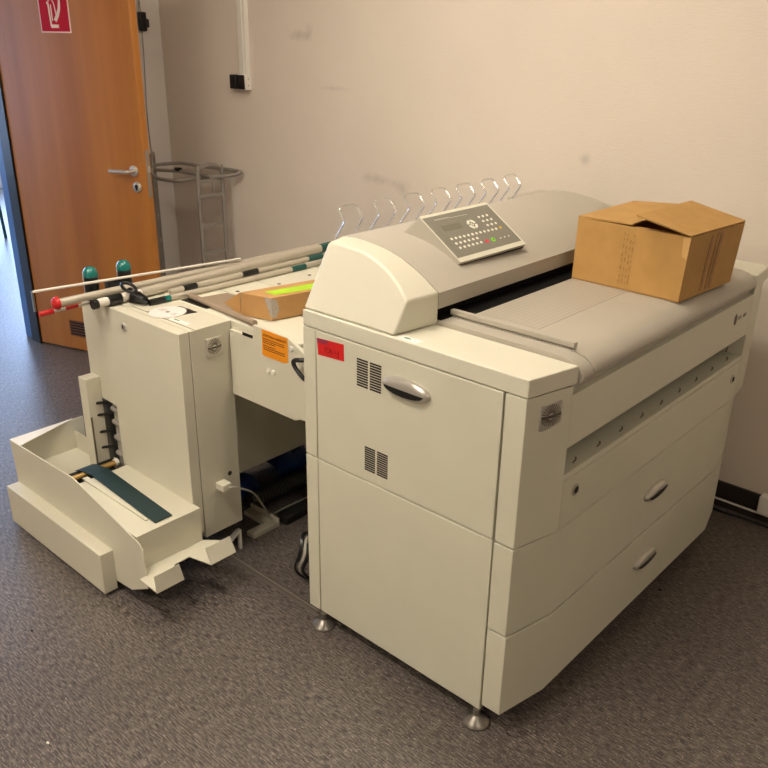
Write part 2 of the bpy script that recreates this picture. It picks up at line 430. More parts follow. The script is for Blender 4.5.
def grip(name, c, ex, ey, n, a, b, par, depth=.014):   # oval chrome pull with its recess shade laid on as a black slab
    c, ex, ey, n = map(Vector, (c, ex, ey, n))
    g = MB()
    for_r = [(1, 0), (1, .35), (.93, .75), (.80, 1.), (.55, 1.1)]
    g.loft([[c+ex*a*r*math.cos(2*PI*k/32)+ey*b*(r if r > .9 else r*.9)*math.sin(2*PI*k/32)+n*depth*h for k in range(32)] for r, h in for_r], True, True)
    o = g.build(name, M_chrome, par)
    pts = [(math.cos(2*PI*k/32)*.82, math.sin(2*PI*k/32)*.62) for k in range(33) if math.sin(2*PI*k/32) <= .01]
    poly = [(x*a, min(y*b, .02*b)-b*.02) for x, y in pts]
    MB().slab(c+n*depth*.93, ex, ey, poly, depth*.25).build('grip_shade', M_gloss, o)
    return o
grip('side_handle', (-1.178, Y0, .869), (1, 0, 0), (0, 0, 1), (0, -1, 0), .075, .027, up)
def badge(c, ex, ey, w, h, par):                        # chrome maker's badge: sun rays above and below a dark word line
    c, ex, ey = map(Vector, (c, ex, ey)); n = ex.cross(ey)
    poly = [(-w/2, h/2), (-w/2, -h/2+.004)]+[(-w/2+w*t, -h/2-.0*t+.012*t**2.2) for t in (.15, .4, .6, .8, 1.)]+[(w/2, h/2)]
    o = MB().slab(c, ex, ey, poly, .006).build('maker_badge', M_chrome, par, bevel=.0015)
    rays = MB()
    for k in range(13):
        an = PI*(k+.5)/13
        for sgn, rr in ((1, .46), (-1, .36)):
            p = [Vector((math.cos(an)*w*.13, sgn*math.sin(an)*h*.14)), Vector((math.cos(an)*w*.46, sgn*math.sin(an)*h*rr))]
            t = (p[1]-p[0]).normalized(); q = Vector((-t.y, t.x))*w*.014
            rays.slab(c+n*.006, ex, ey, [tuple(p[0]-q), tuple(p[1]-q*1.6), tuple(p[1]+q*1.6), tuple(p[0]+q)], .0008)
    rays.build('sun_rays', M_sun, o, merge=False)
    bar = MB(); bar.slab(c+n*.006, ex, ey, [(-w*.42, -h*.06), (w*.46, -h*.06), (w*.46, h*.03), (-w*.42, h*.03)], .0006)
    bar.build('word_band', M_ink if False else M_dark, o)
# faceted front: plan outline from the near corner to the far corner
def front_poly(dx=0.): return [(-.90, Y0), (-.8465+dx, Y0), (-.8145+dx, 1.548), (-.8145+dx, 2.600), (-.8465+dx, YE), (-.90, YE)]
col = MB().prism([(-.8985, Y0), (-.845, Y0), (-.812, 1.533), (-.862, 1.533), (-.862, 1.42), (-.8985, 1.42)], 'z', .5676, .9425).build('near_corner_column', M_cream, pr, bevel=.0015)
MB().prism([(-.862, 2.632), (-.812, 2.632), (-.828, YE+.008), (-.8985, YE+.008), (-.8985, 2.73), (-.862, 2.73)], 'z', .5676, .9425).build('far_corner_column', M_cream, pr, bevel=.0015)
fas = MB().box(-.862, -.812, 1.5332, 2.630, .787, .921).build('front_fascia', M_cream, pr, bevel=.0015)
MB().box(-.86, -.826, 1.5332, 2.630, .921, .944).build('fascia_recess', M_grey, pr)
tr = MB().box(-1.12, -.812, 1.534, 2.630, .7005, .716).build('paper_slot_shelf', M_cream, pr, bevel=.002)
for k in range(9):
    y = 1.60+k*.118
    MB().prism([(-.829, y), (-.833, y+.004), (-.837, y+.026), (-.844, y+.036), (-.840, y+.038), (-.832, y+.024)], 'z', .716, .7164).build('shelf_mark', M_seam, tr)
for y in (1.5315, 2.628): MB().box(-1.119, -.864, y, y+.0035, .7165, .7995).build('slot_cheek', M_cream, pr)
MB().box(-1.121, -1.118, 1.536, 2.628, .7165, .7995).build('slot_back', M_cream, pr)
lf = MB().box(-.862, -.812, 1.5345, 2.630, .5676, .6985).build('lower_front_panel', M_cream, pr, bevel=.0015)
for y, z in ((1.594, .656), (2.578, .649)):
    o = MB().lathe([(.001, 0), (.015, 0), (.015, .003), (.012, .004), (.001, .004)], (-.812, y, z), (1, 0, 0)).build('panel_lock', M_alu, lf)
    MB().lathe([(.001, .004), (.009, .004), (.009, .005), (.001, .005)], (-.812, y, z), (1, 0, 0)).build('lock_core', M_dark, o)
d1 = MB().prism(front_poly(), 'z', .3160, .5618).build('upper_drawer', M_cream, pr, bevel=.0015)
d2 = MB().prism(front_poly(.001), 'z', .070, .3104).build('lower_drawer', M_cream, pr, bevel=.0015)
grip('drawer_handle', (-.8145, 2.089, .446), (0, 1, 0), (0, 0, 1), (1, 0, 0), .068, .024, d1)
grip('drawer_handle', (-.8135, 2.086, .212), (0, 1, 0), (0, 0, 1), (1, 0, 0), .068, .024, d2)
badge((-.8305, 1.469, .887), (.234, .972, 0), (0, 0, 1), .066, .064, col)
# model marking on the fascia
lg = MB(); lg.slab((-.8119, 2.505, .866), (0, 1, 0), (0, 0, 1), ellipse(0, 0, .011, .018, 20), .0008)
lg.build('fascia_emblem', M_seam, fas)
text('fascia_lettering', 'TDS', (-.812, 2.522, .860), (0, 1, 0), (0, 0, 1), .017, M_seam, fas)
text('fascia_lettering', '600', (-.812, 2.566, .860), (0, 1, 0), (0, 0, 1), .017, M_seam, fas)
# top frame
tn = MB().prism([(-1.543, Y0), (-.843, Y0), (-.810, 1.545), (-1.543, 1.545)], 'z', .945, .988).build('near_top_frame', M_ivory, pr, bevel=.0025)
MB().prism([(-1.543, 2.600), (-.800, 2.600), (-.818, YE+.012), (-1.543, YE+.012)], 'z', .945, .988).build('far_top_frame', M_ivory, pr, bevel=.0025)
MB().slab((-1.222, 1.402, .988), (1, 0, 0), (0, 1, 0), [(0, 0), (.062, -.002), (.066, .022), (.004, .024)], .0006).build('paper_label', M_paper, pr)
MB().slab((-1.214, 1.408, .9886), (1, 0, 0), (0, 1, 0), ellipse(.017, .006, .011, .004, 16), .0004).build('label_print', M_greentext, pr)
# feed table with its rounded front lip
lip = [(-1.24, .943), (-1.24, 1.000), (-.90, 1.000), (-.885, .9999), (-.87, .9995), (-.85, .998), (-.825, .991), (-.808, .978), (-.799, .966), (-.799, .957), (-.804, .949), (-.83, .944), (-.86, .943)]
MB().prism(lip, 'y', 1.5955, 2.598, True).build('feed_table', M_grey, pr)
MB().prism([(x, z-.002) for x, z in lip], 'y', 1.547, 1.5935, True).build('table_end_piece', M_grey, pr)
MB().box(-1.171, -.99, 1.66, 2.59, .9995, 1.0006).build('ribbed_plate', M_ribs, pr)
MB().prism([(1.600, 1.0), (1.606, 1.0), (1.606, 1.004), (1.6085, 1.004), (1.6085, 1.017), (1.594, 1.017), (1.594, 1.004), (1.600, 1.004)], 'x', -1.21, -.855).build('paper_guide_bar', M_grey, pr, bevel=.0015)
ss = MB(); ss.box(-1.258, -1.236, 1.552, 2.594, .985, 1.030); ss.box(-1.238, -1.172, 1.61, 2.594, .9995, 1.0009); ss.box(-1.238, -1.205, 1.552, 1.61, .9985, 1.0009)
ss.build('scan_slot', M_void, pr)
# hood
arc = [(-1.60, .985), (-1.60, 1.10), (-1.578, 1.140), (-1.545, 1.156), (-1.50, 1.160), (-1.46, 1.158), (-1.419, 1.153), (-1.385, 1.147), (-1.351, 1.138), (-1.318, 1.126), (-1.286, 1.112), (-1.25, 1.092), (-1.2135, 1.068)]
hood = MB().prism(arc+[(-1.2135, 1.027), (-1.26, 1.022), (-1.26, .985)], 'y', 1.5495, 2.596)
ho = hood.build('scanner_hood', M_grey, pr)
for p in ho.data.polygons:
    if abs(p.normal.y) < .5 and p.normal.z > .2: p.use_smooth = True
inn = [(-1.545, .990), (-1.514, 1.156), (-1.505, 1.161), (-1.48, 1.161), (-1.45, 1.1592), (-1.42, 1.1578), (-1.388, 1.1552), (-1.362, 1.149), (-1.336, 1.1416), (-1.312, 1.133), (-1.2895, 1.123), (-1.250, 1.100), (-1.2157, 1.0714), (-1.2300, .990)]
def lean(z, a=.375): return 1.401+(z-.99)*a
mid = [(-1.545, .988), (-1.562, 1.140), (-1.545, 1.157), (-1.50, 1.161), (-1.46, 1.159), (-1.419, 1.154), (-1.385, 1.148), (-1.351, 1.139), (-1.335, 1.134), (-1.318, 1.127), (-1.286, 1.113), (-1.25, 1.093), (-1.213, 1.069), (-1.2125, .988)]
near_cap = MB(); near_cap.loft([[(x, lean(z), z) for x, z in inn], [(x, 1.549, z) for x, z in mid]])
near_cap.build('near_hood_cap', M_ivory, pr, bevel=.006, seg=3)
far_cap = MB(); far_cap.loft([[(x, 2.596, z) for x, z in mid], [(x, YE-(z-.99)*.375, .99+(z-.99)*.80) for x, z in inn]])
far_cap.build('far_hood_cap', M_grey, pr, bevel=.006, seg=3)
MB().box(-1.72, -1.602, 2.575, 2.80, .86, 1.112).build('rear_roll_cover', M_grey, pr, bevel=.006)
gr = MB().box(-1.665, -1.602, 1.56, 2.574, .93, .985).build('guide_rail', M_grey, pr, bevel=.003)
for y in (1.609, 1.750, 1.881, 2.010, 2.137, 2.269, 2.402):
    w = .036
    half = [(-1.632, 0, .985), (-1.631, 0, 1.12), (-1.624, 0, 1.14), (-1.603, 0, 1.170), (-1.5995, 0, 1.180), (-1.604, 0, 1.188), (-1.619, 0, 1.205)]
    left = spline([(x, y, z) for x, _, z in half], 5); right = spline([(x, y+2*w, z) for x, _, z in half], 5)
    top = [(-1.6225, y+.004, 1.2115), (-1.624, y+.014, 1.2145), (-1.6245, y+w, 1.2155), (-1.624, y+2*w-.014, 1.2145), (-1.6225, y+2*w-.004, 1.2115)]
    MB().tube(left+[Vector(p) for p in top]+right[::-1], .0026, 8).build('wire_guide', M_wire, pr)
# swivel keypad on the hood
BL = Vector((-1.26, 1.694, 1.110)); EX = Vector((.013, .286, .004)).normalized(); EY = Vector((-.15, 0, .096)); EY = (EY-EX*EY.dot(EX)).normalized(); W, H = .287, .178
EN = EX.cross(EY)
kp = MB()
b0 = [BL, BL+EX*W, BL+EX*W+EY*H, BL+EY*H]
thick = [BL-EN*.010, BL+EX*W-EN*.010, Vector((-1.462, 1.98, 1.142)), Vector((-1.472, 1.694, 1.144))]
kp.loft([[v for v in thick], [v-EN*.004 for v in b0]]); kp.loft([[v-EN*.004 for v in b0], b0])
kc_ = kp.build('control_panel', M_grey, pr, bevel=.002)
def K(poly, t, name, m, par=None, lift=0.): return MB().slab(BL+EN*lift, EX*W, EY*H, poly, t).build(name, m, par or kc_)
K([(0, 0), (1, 0), (1, 1), (0, 1)], .0006, 'lit_panel_frame', M_ivory)  # border made lighter, rim highlight put into its colour
K([(.012, .085), (.975, .085), (.975, .945), (.012, .945)], .0012, 'key_face', M_panel)
K([(.15, .61), (.40, .605), (.40, .72), (.15, .725)], .0018, 'display', M_lcd)
MB().slab(BL-EN*.016, EX*W, EY*H, [(.02, .0), (.985, .0), (.97, .16), (.04, .16)], .007).build('panel_under_shade', M_dark, kc_)  # dark slab stands in for the shade below the keypad edge
asp = W/H
def key(s, t, r=.0190, m=M_key, name='key'): return K(ellipse(s, t, r*.75, r*asp*.75, 14), .0026, name, m)
for k in range(12): key(.135+.0596*k, .444-.0016*k)
for k in range(6): key(.141+.0612*k, .342); key(.143+.0612*k, .248)
for i in range(3):
    for j in range(3): key(.712+.0630*j+.008*i, .732-.098*i)
    key(.738+.063*i, .232, .010)
key(.862, .43, .020, M_keyy, 'yellow_key'); key(.532, .242, .031, M_keyr, 'red_stop_key'); key(.626, .24, .033, M_keyg, 'green_start_key')
K(ellipse(.626, .24, .009, .009*asp, 14), .0030, 'start_symbol', mat('key_dark_green', (40, 130, 20), .5))
ring = MB()
for k in range(4):
    a0 = PI/2*k+.18; a1 = PI/2*(k+1)-.18
    pts = [(.547+.060*math.cos(a0+(a1-a0)*q/6), .625+.060*asp*math.sin(a0+(a1-a0)*q/6)) for q in range(7)]
    pts += [(.547+.034*math.cos(a1-(a1-a0)*q/6), .625+.034*asp*math.sin(a1-(a1-a0)*q/6)) for q in range(7)]
    ring.slab(BL, EX*W, EY*H, pts, .0026)
ring.build('arrow_keys', M_key, kc_, merge=False)
key(.547, .625, .024)
K(ellipse(.547, .625, .009, .009*asp, 14), .0032, 'key_mark', M_panel)
K([(.60, .838), (.60, .842), (.33, .852), (.33, .848)], .0014, 'title_line', M_key)
K([(.135, .852), (.135, .880), (.345, .872), (.345, .846)], .0014, 'title_bar', M_lightgrey)
# red inventory sticker with handwriting
rl = MB(); rl.slab((-1.490, Y0, .876), (1, 0, 0), (0, 0, 1), [(.004, 0), (.100, .006), (.099, .052), (0, .046)], .0006)
rl = rl.build('red_sticker', M_redlab, pr)
MB().slab((-1.490, Y0-.0006, .876), (1, 0, 0), (0, 0, 1), [(.001, .034), (.040, .036), (.041, .0485), (.0005, .0455)], .0003).build('sticker_stamp', mat('stamp_violet', (150, 44, 72), .6), rl)
ht = MB()
def pen(pts): ht.tube([(-1.490+x, Y0-.0009, .876+z) for x, z in pts], .0008, 6)
pen([(.028, .020), (.034, .029), (.041, .027), (.030, .015), (.044, .016)]); pen([(.048, .029), (.049, .017)])
pen([(.056, .027), (.053, .021), (.057, .016), (.062, .021), (.057, .027)]); pen([(.067, .028), (.068, .021), (.076, .022)]); pen([(.080, .029), (.078, .010)])
ht.build('handwriting', M_pen, rl, merge=False)
# levelling feet
for x, y in ((-.914, 1.398), (-1.480, 1.392), (-.914, 2.70), (-1.480, 2.70)):
    f = MB(); f.lathe([(.001, 0), (.034, 0), (.035, .006), (.030, .014), (.014, .022), (.010, .026), (.010, .0465), (.001, .0465)], (x, y, .001))
    f.build('levelling_foot', M_foot, pr)

# ------------------------------------------------------------------ the folding machine behind it
FX0, FX1, FY, FT = -2.519, -1.964, 1.287, .84
fo = thing('paper_folding_machine', 'cream folding machine with a low open delivery tray, left of the printer', 'folding machine', (-2.2, 1.6, 0))
fd = MB().prism([(FX0, .488), (-2.368, .486), (-2.368, .15), (FX1, .15), (FX1, FT), (FX0, FT)], 'y', FY, 1.324).build('front_door', M_side, fo, bevel=.002)
cb = MB().box(FX0, FX1, 1.3265, 1.4775, .125, FT).build('cabinet', M_side, fo, bevel=.002)
MB().box(-2.366, FX1-.003, 1.3235, 1.327, .155, FT-.003).build('door_gap', M_dark, fo)
# mechanism in the cut-out at the lower left of the door
MB().box(FX0+.002, -2.428, 1.305, 1.322, .235, .486).build('black_slot', M_gloss, fo)
mc = MB().box(-2.427, -2.370, 1.306, 1.322, .235, .485).build('roller_housing', M_lightgrey, fo)
for z in (.285, .345, .405, .455):
    MB().tube([(-2.425, 1.303, z), (-2.373, 1.303, z-.004)], .010, 12).build('pressure_roller', M_steel, fo)
for z in (.43, .365, .305, .475): MB().tube([(-2.460, 1.262, z), (-2.430, 1.305, z+.002)], .005, 8).build('black_rod', M_gloss, fo)
MB().box(-2.505, -2.457, 1.233, 1.2865, .20, .570).build('stacking_column', M_side, fo, bevel=.002)
MB().box(-2.458, -2.455, 1.234, 1.240, .25, .43).build('brush_strip', M_seam, fo)
# lock, badge, port on the cabinet
lk = MB().lathe([(.001, 0), (.014, 0), (.013, .006), (.001, .007)], (-2.258, FY, .794), (0, -1, 0)).build('door_lock', M_chrome, fd)
MB().box(-2.2605, -2.2555, FY-.0082, FY-.0066, .788, .800).build('key_slot', M_dark, lk)
badge((FX1, 1.407, .771), (0, 1, 0), (0, 0, 1), .056, .062, cb)
MB().lathe([(.001, 0), (.008, 0), (.008, .001), (.001, .001)], (FX1, 1.437, .322), (1, 0, 0)).build('port_hole', M_gloss, cb)
# things set in the cabinet top
MB().box(-2.244, -2.105, 1.492, 1.546, .838, .8412).build('slot_opening', M_gloss, fo)
MB().box(-2.30, -1.965, 1.3425, 1.3455, .8395, .8404).build('top_seam', M_seam, fo)
MB().slab((-2.105, 1.349, .8402), (1, 0, 0), (0, 1, 0), [(0, 0), (.085, .006), (.085, .022), (-.005, .020)], .0005).build('paper_strip', M_paper, fo)
MB().slab((-2.092, 1.358, .8408), (1, 0, 0), (0, 1, 0), [(0, 0), (.026, .002), (.026, .008), (0, .007)], .0004).build('strip_print', M_greentext, fo)
# rear housing and deck plates
MB().box(-2.43, -1.645, 1.479, 2.62, .60, .828).build('rear_housing', M_side, fo, bevel=.002)
for y0, y1 in ((1.479, 1.654), (1.660, 1.814), (1.820, 2.10), (2.106, 2.60)):
    dp = MB().box(-2.425, -1.650, y0, y1, .828, FT).build('deck_plate', M_ivory, fo, bevel=.0015)
MB().box(-2.42, -1.655, 1.485, 2.595, .826, .8292).build('deck_gap', M_dark, fo)
hl = MB()
for x, y in ((-2.19, 1.685), (-2.16, 1.845), (-2.17, 2.0)): hl.lathe([(.001, 0), (.007, 0), (.007, .0008), (.001, .0008)], (x, y, FT), (0, 0, 1), 14)
hl.build('deck_holes', M_dark, fo)
MB().prism([(-2.222, 1.535), (-1.99, 1.524), (-1.99, 1.645), (-2.20, 1.648)], 'z', FT, FT+.0015).build('infeed_sheet', M_brownsheet, fo)
MB().tube([(-2.236, 1.524, .8505), (-1.862, 1.490, .8505)], .010, 12).build('infeed_rail', M_brownsheet, fo)
MB().box(-2.06, -2.045, 1.479, 2.60, .25, .60).build('lower_side_panel', M_side, fo, bevel=.002)
MB().box(-2.49, -2.43, 1.479, 2.60, .12, .80).build('rear_back_panel', M_side, fo)
MB().box(-2.40, -2.392, 1.479, 2.60, .015, .25).build('underside_shade', M_black, fo)  # black sheet added to deepen the shade under the machine
# bridge panel to the printer
br = MB().prism([(-1.957, .60), (-1.666, .60), (-1.640, .612), (-1.575, .612), (-1.575, .795), (-1.635, .830), (-1.690, .855), (-1.842, .8555), (-1.842, .815), (-1.957, .815)], 'y', 1.4655, 1.478).build('bridge_panel', M_side, fo, bevel=.0015)
MB().box(-1.893, -1.845, 1.4648, 1.466, .812, .822).build('bridge_latch_slot', M_gloss, br)
st = MB().slab((-1.803, 1.4655, .774), (1, 0, 0), (0, 0, 1), [(0, 0), (.012, -.003), (.098, -.003), (.116, .004), (.116, .078), (.002, .080)], .0006).build('orange_warning_sticker', M_orange, br)
text('sticker_heading', 'ACHTUNG! VORSICHT!', (-1.796, 1.4649, .8345), (1, 0, 0), (0, 0, 1), .0098, M_ink, st)
ln = MB()
random.seed(7)
for k, z in enumerate((.825, .819, .813, .804, .798, .792)):
    x = -1.796; end = -1.702-(.04 if k in (2, 3) else 0)
    while x < end:
        wd = random.uniform(.004, .011); ln.box(x, min(x+wd, end), 1.4645, 1.4649, z, z+.0026); x += wd+.002
ln.build('sticker_small_print', M_ink, st, merge=False)
for x, z in ((-1.777, .728), (-1.755, .729), (-1.672, .825)):
    MB().lathe([(.001, 0), (.008, 0), (.007, .004), (.001, .005)], (x, 1.4655, z), (0, -1, 0), 16).build('white_cap', M_white, br)
MB().tube(spline([(-1.600, 1.466, .812), (-1.606, 1.448, .812), (-1.630, 1.44, .808), (-1.637, 1.44, .798), (-1.625, 1.44, .782), (-1.598, 1.442, .762), (-1.588, 1.452, .752), (-1.583, 1.466, .748)], 6), .0065, 10).build('black_handle', M_gloss, br)
# delivery tray
TX0, TX1, TY, TZ = -2.721, -1.930, 1.057, .269
ty = MB(); ty.box(-2.345, TX1, TY+.004, FY+.002, TZ-.004, TZ); ty.box(TX1-.004, TX1, TY+.004, FY+.002, .147, TZ-.004)
ty.box(TX0+.004, -2.445, TY+.004, 1.300, .196, .200); ty.box(-2.449, -2.445, TY+.004, 1.300, .200, .256)
tray = ty.build('delivery_tray', M_side, fo)
wf = MB().prism([(TX0, .318), (-2.28, .336), (-2.02, .279), (-1.915, .255), (-1.897, .238), (-1.893, .104), (-1.99, .052), (-2.14, .036), (-2.704, .106)], 'y', TY, TY+.004).build('tray_front_wall', M_side, tray, bevel=.001)
MB().prism([(TY+.004, .10), (1.335, .10), (1.335, .318), (TY+.004, .318)], 'x', TX0, TX0+.004).build('tray_left_wall', M_side, tray)
lpn = MB(); a = [(TX0, TY, .3185), (TX0, 1.295, .3185), (TX0+.07, TY+.004, .3165)]
lpn.loft([[Vector(p) for p in a], [Vector(p)+Vector((0, 0, .002)) for p in a]]); lpn.build('folded_rim', M_white, tray)
MB().box(TX0+.004, -2.525, 1.296, 1.300, .10, .27).build('tray_back_wall', M_side, tray)
bb = MB().box(-2.705, -2.078, 1.012, 1.058, .013, .158).build('bumper_beam', M_side, tray, bevel=.002)
fl = MB()
ZF = .150
fl.prism([(-1.930, 1.061), (-1.897, 1.061), (-1.895, 1.036), (-1.804, 1.034), (-1.803, 1.128), (-1.884, 1.150), (-1.886, 1.206), (-1.803, 1.226), (-1.803, 1.322), (-1.886, 1.328), (-1.930, 1.292)], 'z', ZF-.003, ZF)
fl.build('tray_flange', M_side, tray)
def plate(pts, t=.003):
    P = [Vector(p) for p in pts]; n = (P[1]-P[0]).cross(P[2]-P[0]).normalized()
    return MB().loft([P, [p+n*t for p in P]])
plate([(-1.804, 1.034, ZF-.003), (-1.804, 1.128, ZF-.003), (-1.812, 1.120, ZF+.052), (-1.812, 1.034, ZF+.052)]).build('flange_lip', M_side, tray)
plate([(-1.804, 1.226, ZF-.003), (-1.804, 1.322, ZF-.003), (-1.826, 1.318, ZF+.048), (-1.826, 1.226, ZF+.048)]).build('flange_lip', M_side, tray)
# belt and rollers lying in the tray
be = MB(); t_ = .0025
bel = [(-2.445, 1.178, .262), (-2.425, 1.18, .270), (-2.36, 1.190, .274), (-1.952, 1.170, .2725)]
bl = [Vector((x, y-.031, z)) for x, y, z in bel]; bh = [Vector((x, y+.031, z)) for x, y, z in bel]
for i in range(len(bel)-1):
    q = [bl[i], bl[i+1], bh[i+1], bh[i]]; be.loft([q, [v+Vector((0, 0, t_)) for v in q]])
be.build('transport_belt', M_tealbelt, tray)
MB().prism([(-2.36, 1.128), (-1.985, 1.128), (-1.985, 1.136), (-2.36, 1.146)], 'z', TZ, TZ+.006).build('belt_channel', M_side, tray)
MB().tube([(-2.40, 1.065, .262), (-2.40, 1.285, .262)], .0105, 14).build('brass_roller', M_brass, tray)
MB().box(-2.4445, -2.345, 1.062, 1.286, .222, .226).build('roller_well', M_dark, tray)
MB().tube([(-2.432, 1.065, .258), (-2.432, 1.285, .258)], .008, 10).build('black_shaft', M_gloss, tray)
MB().lathe([(.001, 0), (.013, 0), (.013, .012), (.001, .012)], (-2.40, 1.270, .264), (0, 1, 0), 14).build('roller_bearing', M_white, tray)
# stand: brackets and castors
bk = MB(); bk.prism([(-2.15, 1.625), (-2.035, 1.625), (-2.035, 1.545), (-1.995, 1.545), (-1.995, 1.665), (-2.15, 1.665)], 'z', 0, .016); bk.box(-2.15, -1.995, 1.6575, 1.665, .016, .034)
bk.build('stabiliser_foot', M_side, fo, bevel=.001)
bk = MB(); bk.prism([(1.385, .028), (1.470, .078), (1.482, .078), (1.482, .0), (1.474, .0), (1.474, .066), (1.39, .016)], 'x', -1.995, -1.980)
bk.build('foot_bracket', M_white, fo, bevel=.001)
for x, y in ((-2.06, 1.15), (-2.42, 1.36), (-2.05, 1.36), (-2.42, 2.50)):
    MB().lathe([(.001, -.012), (.028, -.012), (.032, -.006), (.032, .006), (.028, .012), (.001, .012)], (x, y, .033), (1, 0, 0), 20).build('castor', M_black, fo)
MB().box(-2.10, -2.02, 1.10, 1.20, .066, .10).build('castor_mount', M_gloss, fo)

# ------------------------------------------------------------------ cardboard boxes
def quadwall(pts, t): return plate(pts, t)
bx = thing('cardboard_box', 'open cardboard box with half-folded flaps on top of the grey printer', 'box', (-1.0, 2.26, 1.0015))
zb, zt_ = 1.0015, 1.178
A0, B0, C0, D0 = (-1.172, 2.124), (-.840, 2.110), (-.820, 2.420), (-1.15, 2.435)
A1, B1, C1, D1 = (-1.178, 2.138), (-.832, 2.112), (-.806, 2.415), (-1.162, 2.445)
def wallq(p, q, p1, q1, name='side_wall'):
    return MB().loft([[(p[0], p[1], zb), (q[0], q[1], zb), (q1[0], q1[1], zt_), (p1[0], p1[1], zt_)],
                      [tuple(Vector((v[0], v[1], z))+inw(p, q)*.004) for v, z in ((p, zb), (q, zb), (q1, zt_), (p1, zt_))]]).build(name, M_card, bx)
def inw(p, q):
    d = Vector((q[0]-p[0], q[1]-p[1], 0)).normalized(); return Vector((-d.y, d.x, 0))
w1 = wallq(A0, B0, A1, B1); w2 = wallq(B0, C0, B1, C1); wallq(C0, D0, C1, D1); wallq(D0, A0, D1, A1)
MB().prism([A0, B0, C0, D0], 'z', zb, zb+.004).build('box_bottom', M_cardin, bx)
plate([(A1[0], A1[1], zt_), (-1.005, 2.128, zt_+.004), (-.995, 2.30, zt_+.010), (-1.0, 2.455, zt_+.016), (D1[0], D1[1], zt_+.006)], .004).build('left_flap', M_card, bx)
plate([(B1[0], B1[1], zt_+.002), (C1[0], C1[1], zt_+.002), (-.962, 2.394, 1.218), (-.972, 2.072, 1.2195)], .004).build('right_flap', M_card, bx)
plate([(-1.165, 2.150, zt_-.002), (-.842, 2.130, zt_-.002), (-.85, 2.20, 1.10), (-1.15, 2.22, 1.10)], .003).build('inner_flap', M_cardin, bx)
def onwall(u, v, lift=.0006):    # point on the near wall
    p = Vector((A0[0]+(B0[0]-A0[0])*u, A0[1]+(B0[1]-A0[1])*u, zb)); q = Vector((A1[0]+(B1[0]-A1[0])*u, A1[1]+(B1[1]-A1[1])*u, zt_))
    return p.lerp(q, v)+Vector((0, -lift, 0))
def onwall2(u, v, lift=.0006):
    p = Vector((B0[0]+(C0[0]-B0[0])*u, B0[1]+(C0[1]-B0[1])*u, zb)); q = Vector((B1[0]+(C1[0]-B1[0])*u, B1[1]+(C1[1]-B1[1])*u, zt_))
    return p.lerp(q, v)+Vector((lift, 0, 0))
pm = MB()
for u0 in (.445, .475, .505, .53):
    z = .10
    random.seed(int(u0*1000))
    while z < .86:
        h = random.uniform(.02, .07)
        pm.loft([[onwall(u0, z), onwall(u0+.008, z), onwall(u0+.008, z+h), onwall(u0, z+h)], [onwall(u0, z, 0), onwall(u0+.008, z, 0), onwall(u0+.008, z+h, 0), onwall(u0, z+h, 0)]]); z += h+random.uniform(.02, .09)
pm.build('worn_print', M_print, w1, merge=False)
pm = MB()
for u0, wd in ((.36, .05), (.46, .03), (.52, .06)):
    pm.loft([[onwall2(u0, .06), onwall2(u0+wd, .05), onwall2(u0+wd+.03, .97), onwall2(u0+.03, .95)], [onwall2(u0, .06, 0), onwall2(u0+wd, .05, 0), onwall2(u0+wd+.03, .97, 0), onwall2(u0+.03, .95, 0)]])
pm.build('purple_smear', M_smear, w2, merge=False)
plate([onwall(.955, .70, .001), onwall(1.0, .66, .001), onwall(1.0, .99, .001), onwall(.94, .98, .001)], .0005).build('tape_piece', mat('brown_tape', (206, 164, 104), .35), w1)

fb = thing('flat_carton', 'flat brown carton with a lime-green label lying on the folding machine', 'box', (-1.93, 1.64, .842))
P1, P2, P3 = Vector((-1.975, 1.528, .842)), Vector((-1.860, 1.556, .842)), Vector((-1.788, 1.90, .842))
P4 = P1+(P3-P2); up_ = Vector((0, 0, .073))
MB().loft([[P1, P2, P3, P4], [p+up_ for p in (P1, P2, P3, P4)]]).build('carton_body', M_cardb, fb, bevel=.0015)
lbm = MB(); q = [P1.lerp(P2, .36)+(P3-P2)*.13+up_, P1.lerp(P2, .80)+(P3-P2)*.10+up_, P1.lerp(P2, .88)+(P3-P2)*.80+up_, P1.lerp(P2, .36)+(P3-P2)*.84+up_]
lbm.loft([q, [v+Vector((0, 0, .0008)) for v in q]]); lbm.build('lime_label', M_lime, fb)
tp_ = MB()
nn_ = (P3-P2).cross(Vector((0, 0, 1))).normalized()*.0012
f1 = (P2-P1).normalized()
n1_ = Vector((f1.y, -f1.x, 0))*.0012
q = [P2-f1*.008+n1_+up_*.30, P2-f1*.026+n1_+up_*.97, P2+n1_+up_*.98, P2+n1_+up_*.12]
tp_.loft([q, [v-n1_ for v in q]])
g = (P3-P2).normalized()
q = [P2+nn_+up_*.12, P2+nn_+up_*.98, P2+g*.018+nn_+up_*.90, P2+g*.026+nn_+up_*.45, P2+g*.014+nn_+up_*.10]
tp_.loft([q, [v-nn_ for v in q]])
tp_.build('clear_tape', M_tapec, fb)
e1 = (P4-P1).normalized()
plate([P1+Vector((0, 0, .002)), P1+up_, P1-f1*.040+up_*.50+e1*-.02], .003).build('end_flap', M_cardb, fb)
plate([P1+Vector((0, 0, .002)), P1-f1*.05+Vector((0, 0, .004))+e1*.012, P1-f1*.06+Vector((0, 0, .012))+e1*.06, P1+e1*.07+Vector((0, 0, .004))], .003).build('lower_flap', M_cardb, fb)

# ------------------------------------------------------------------ poles lying across the folding machine
def rod(name, p, q, r, m, parent, s0=0., s1=1., seg=14):
    p, q = Vector(p), Vector(q); return MB().tube([p.lerp(q, s0), p.lerp(q, s1)], r, seg).build(name, m, parent)
GP = 'cleaning poles laid across the folding machine'
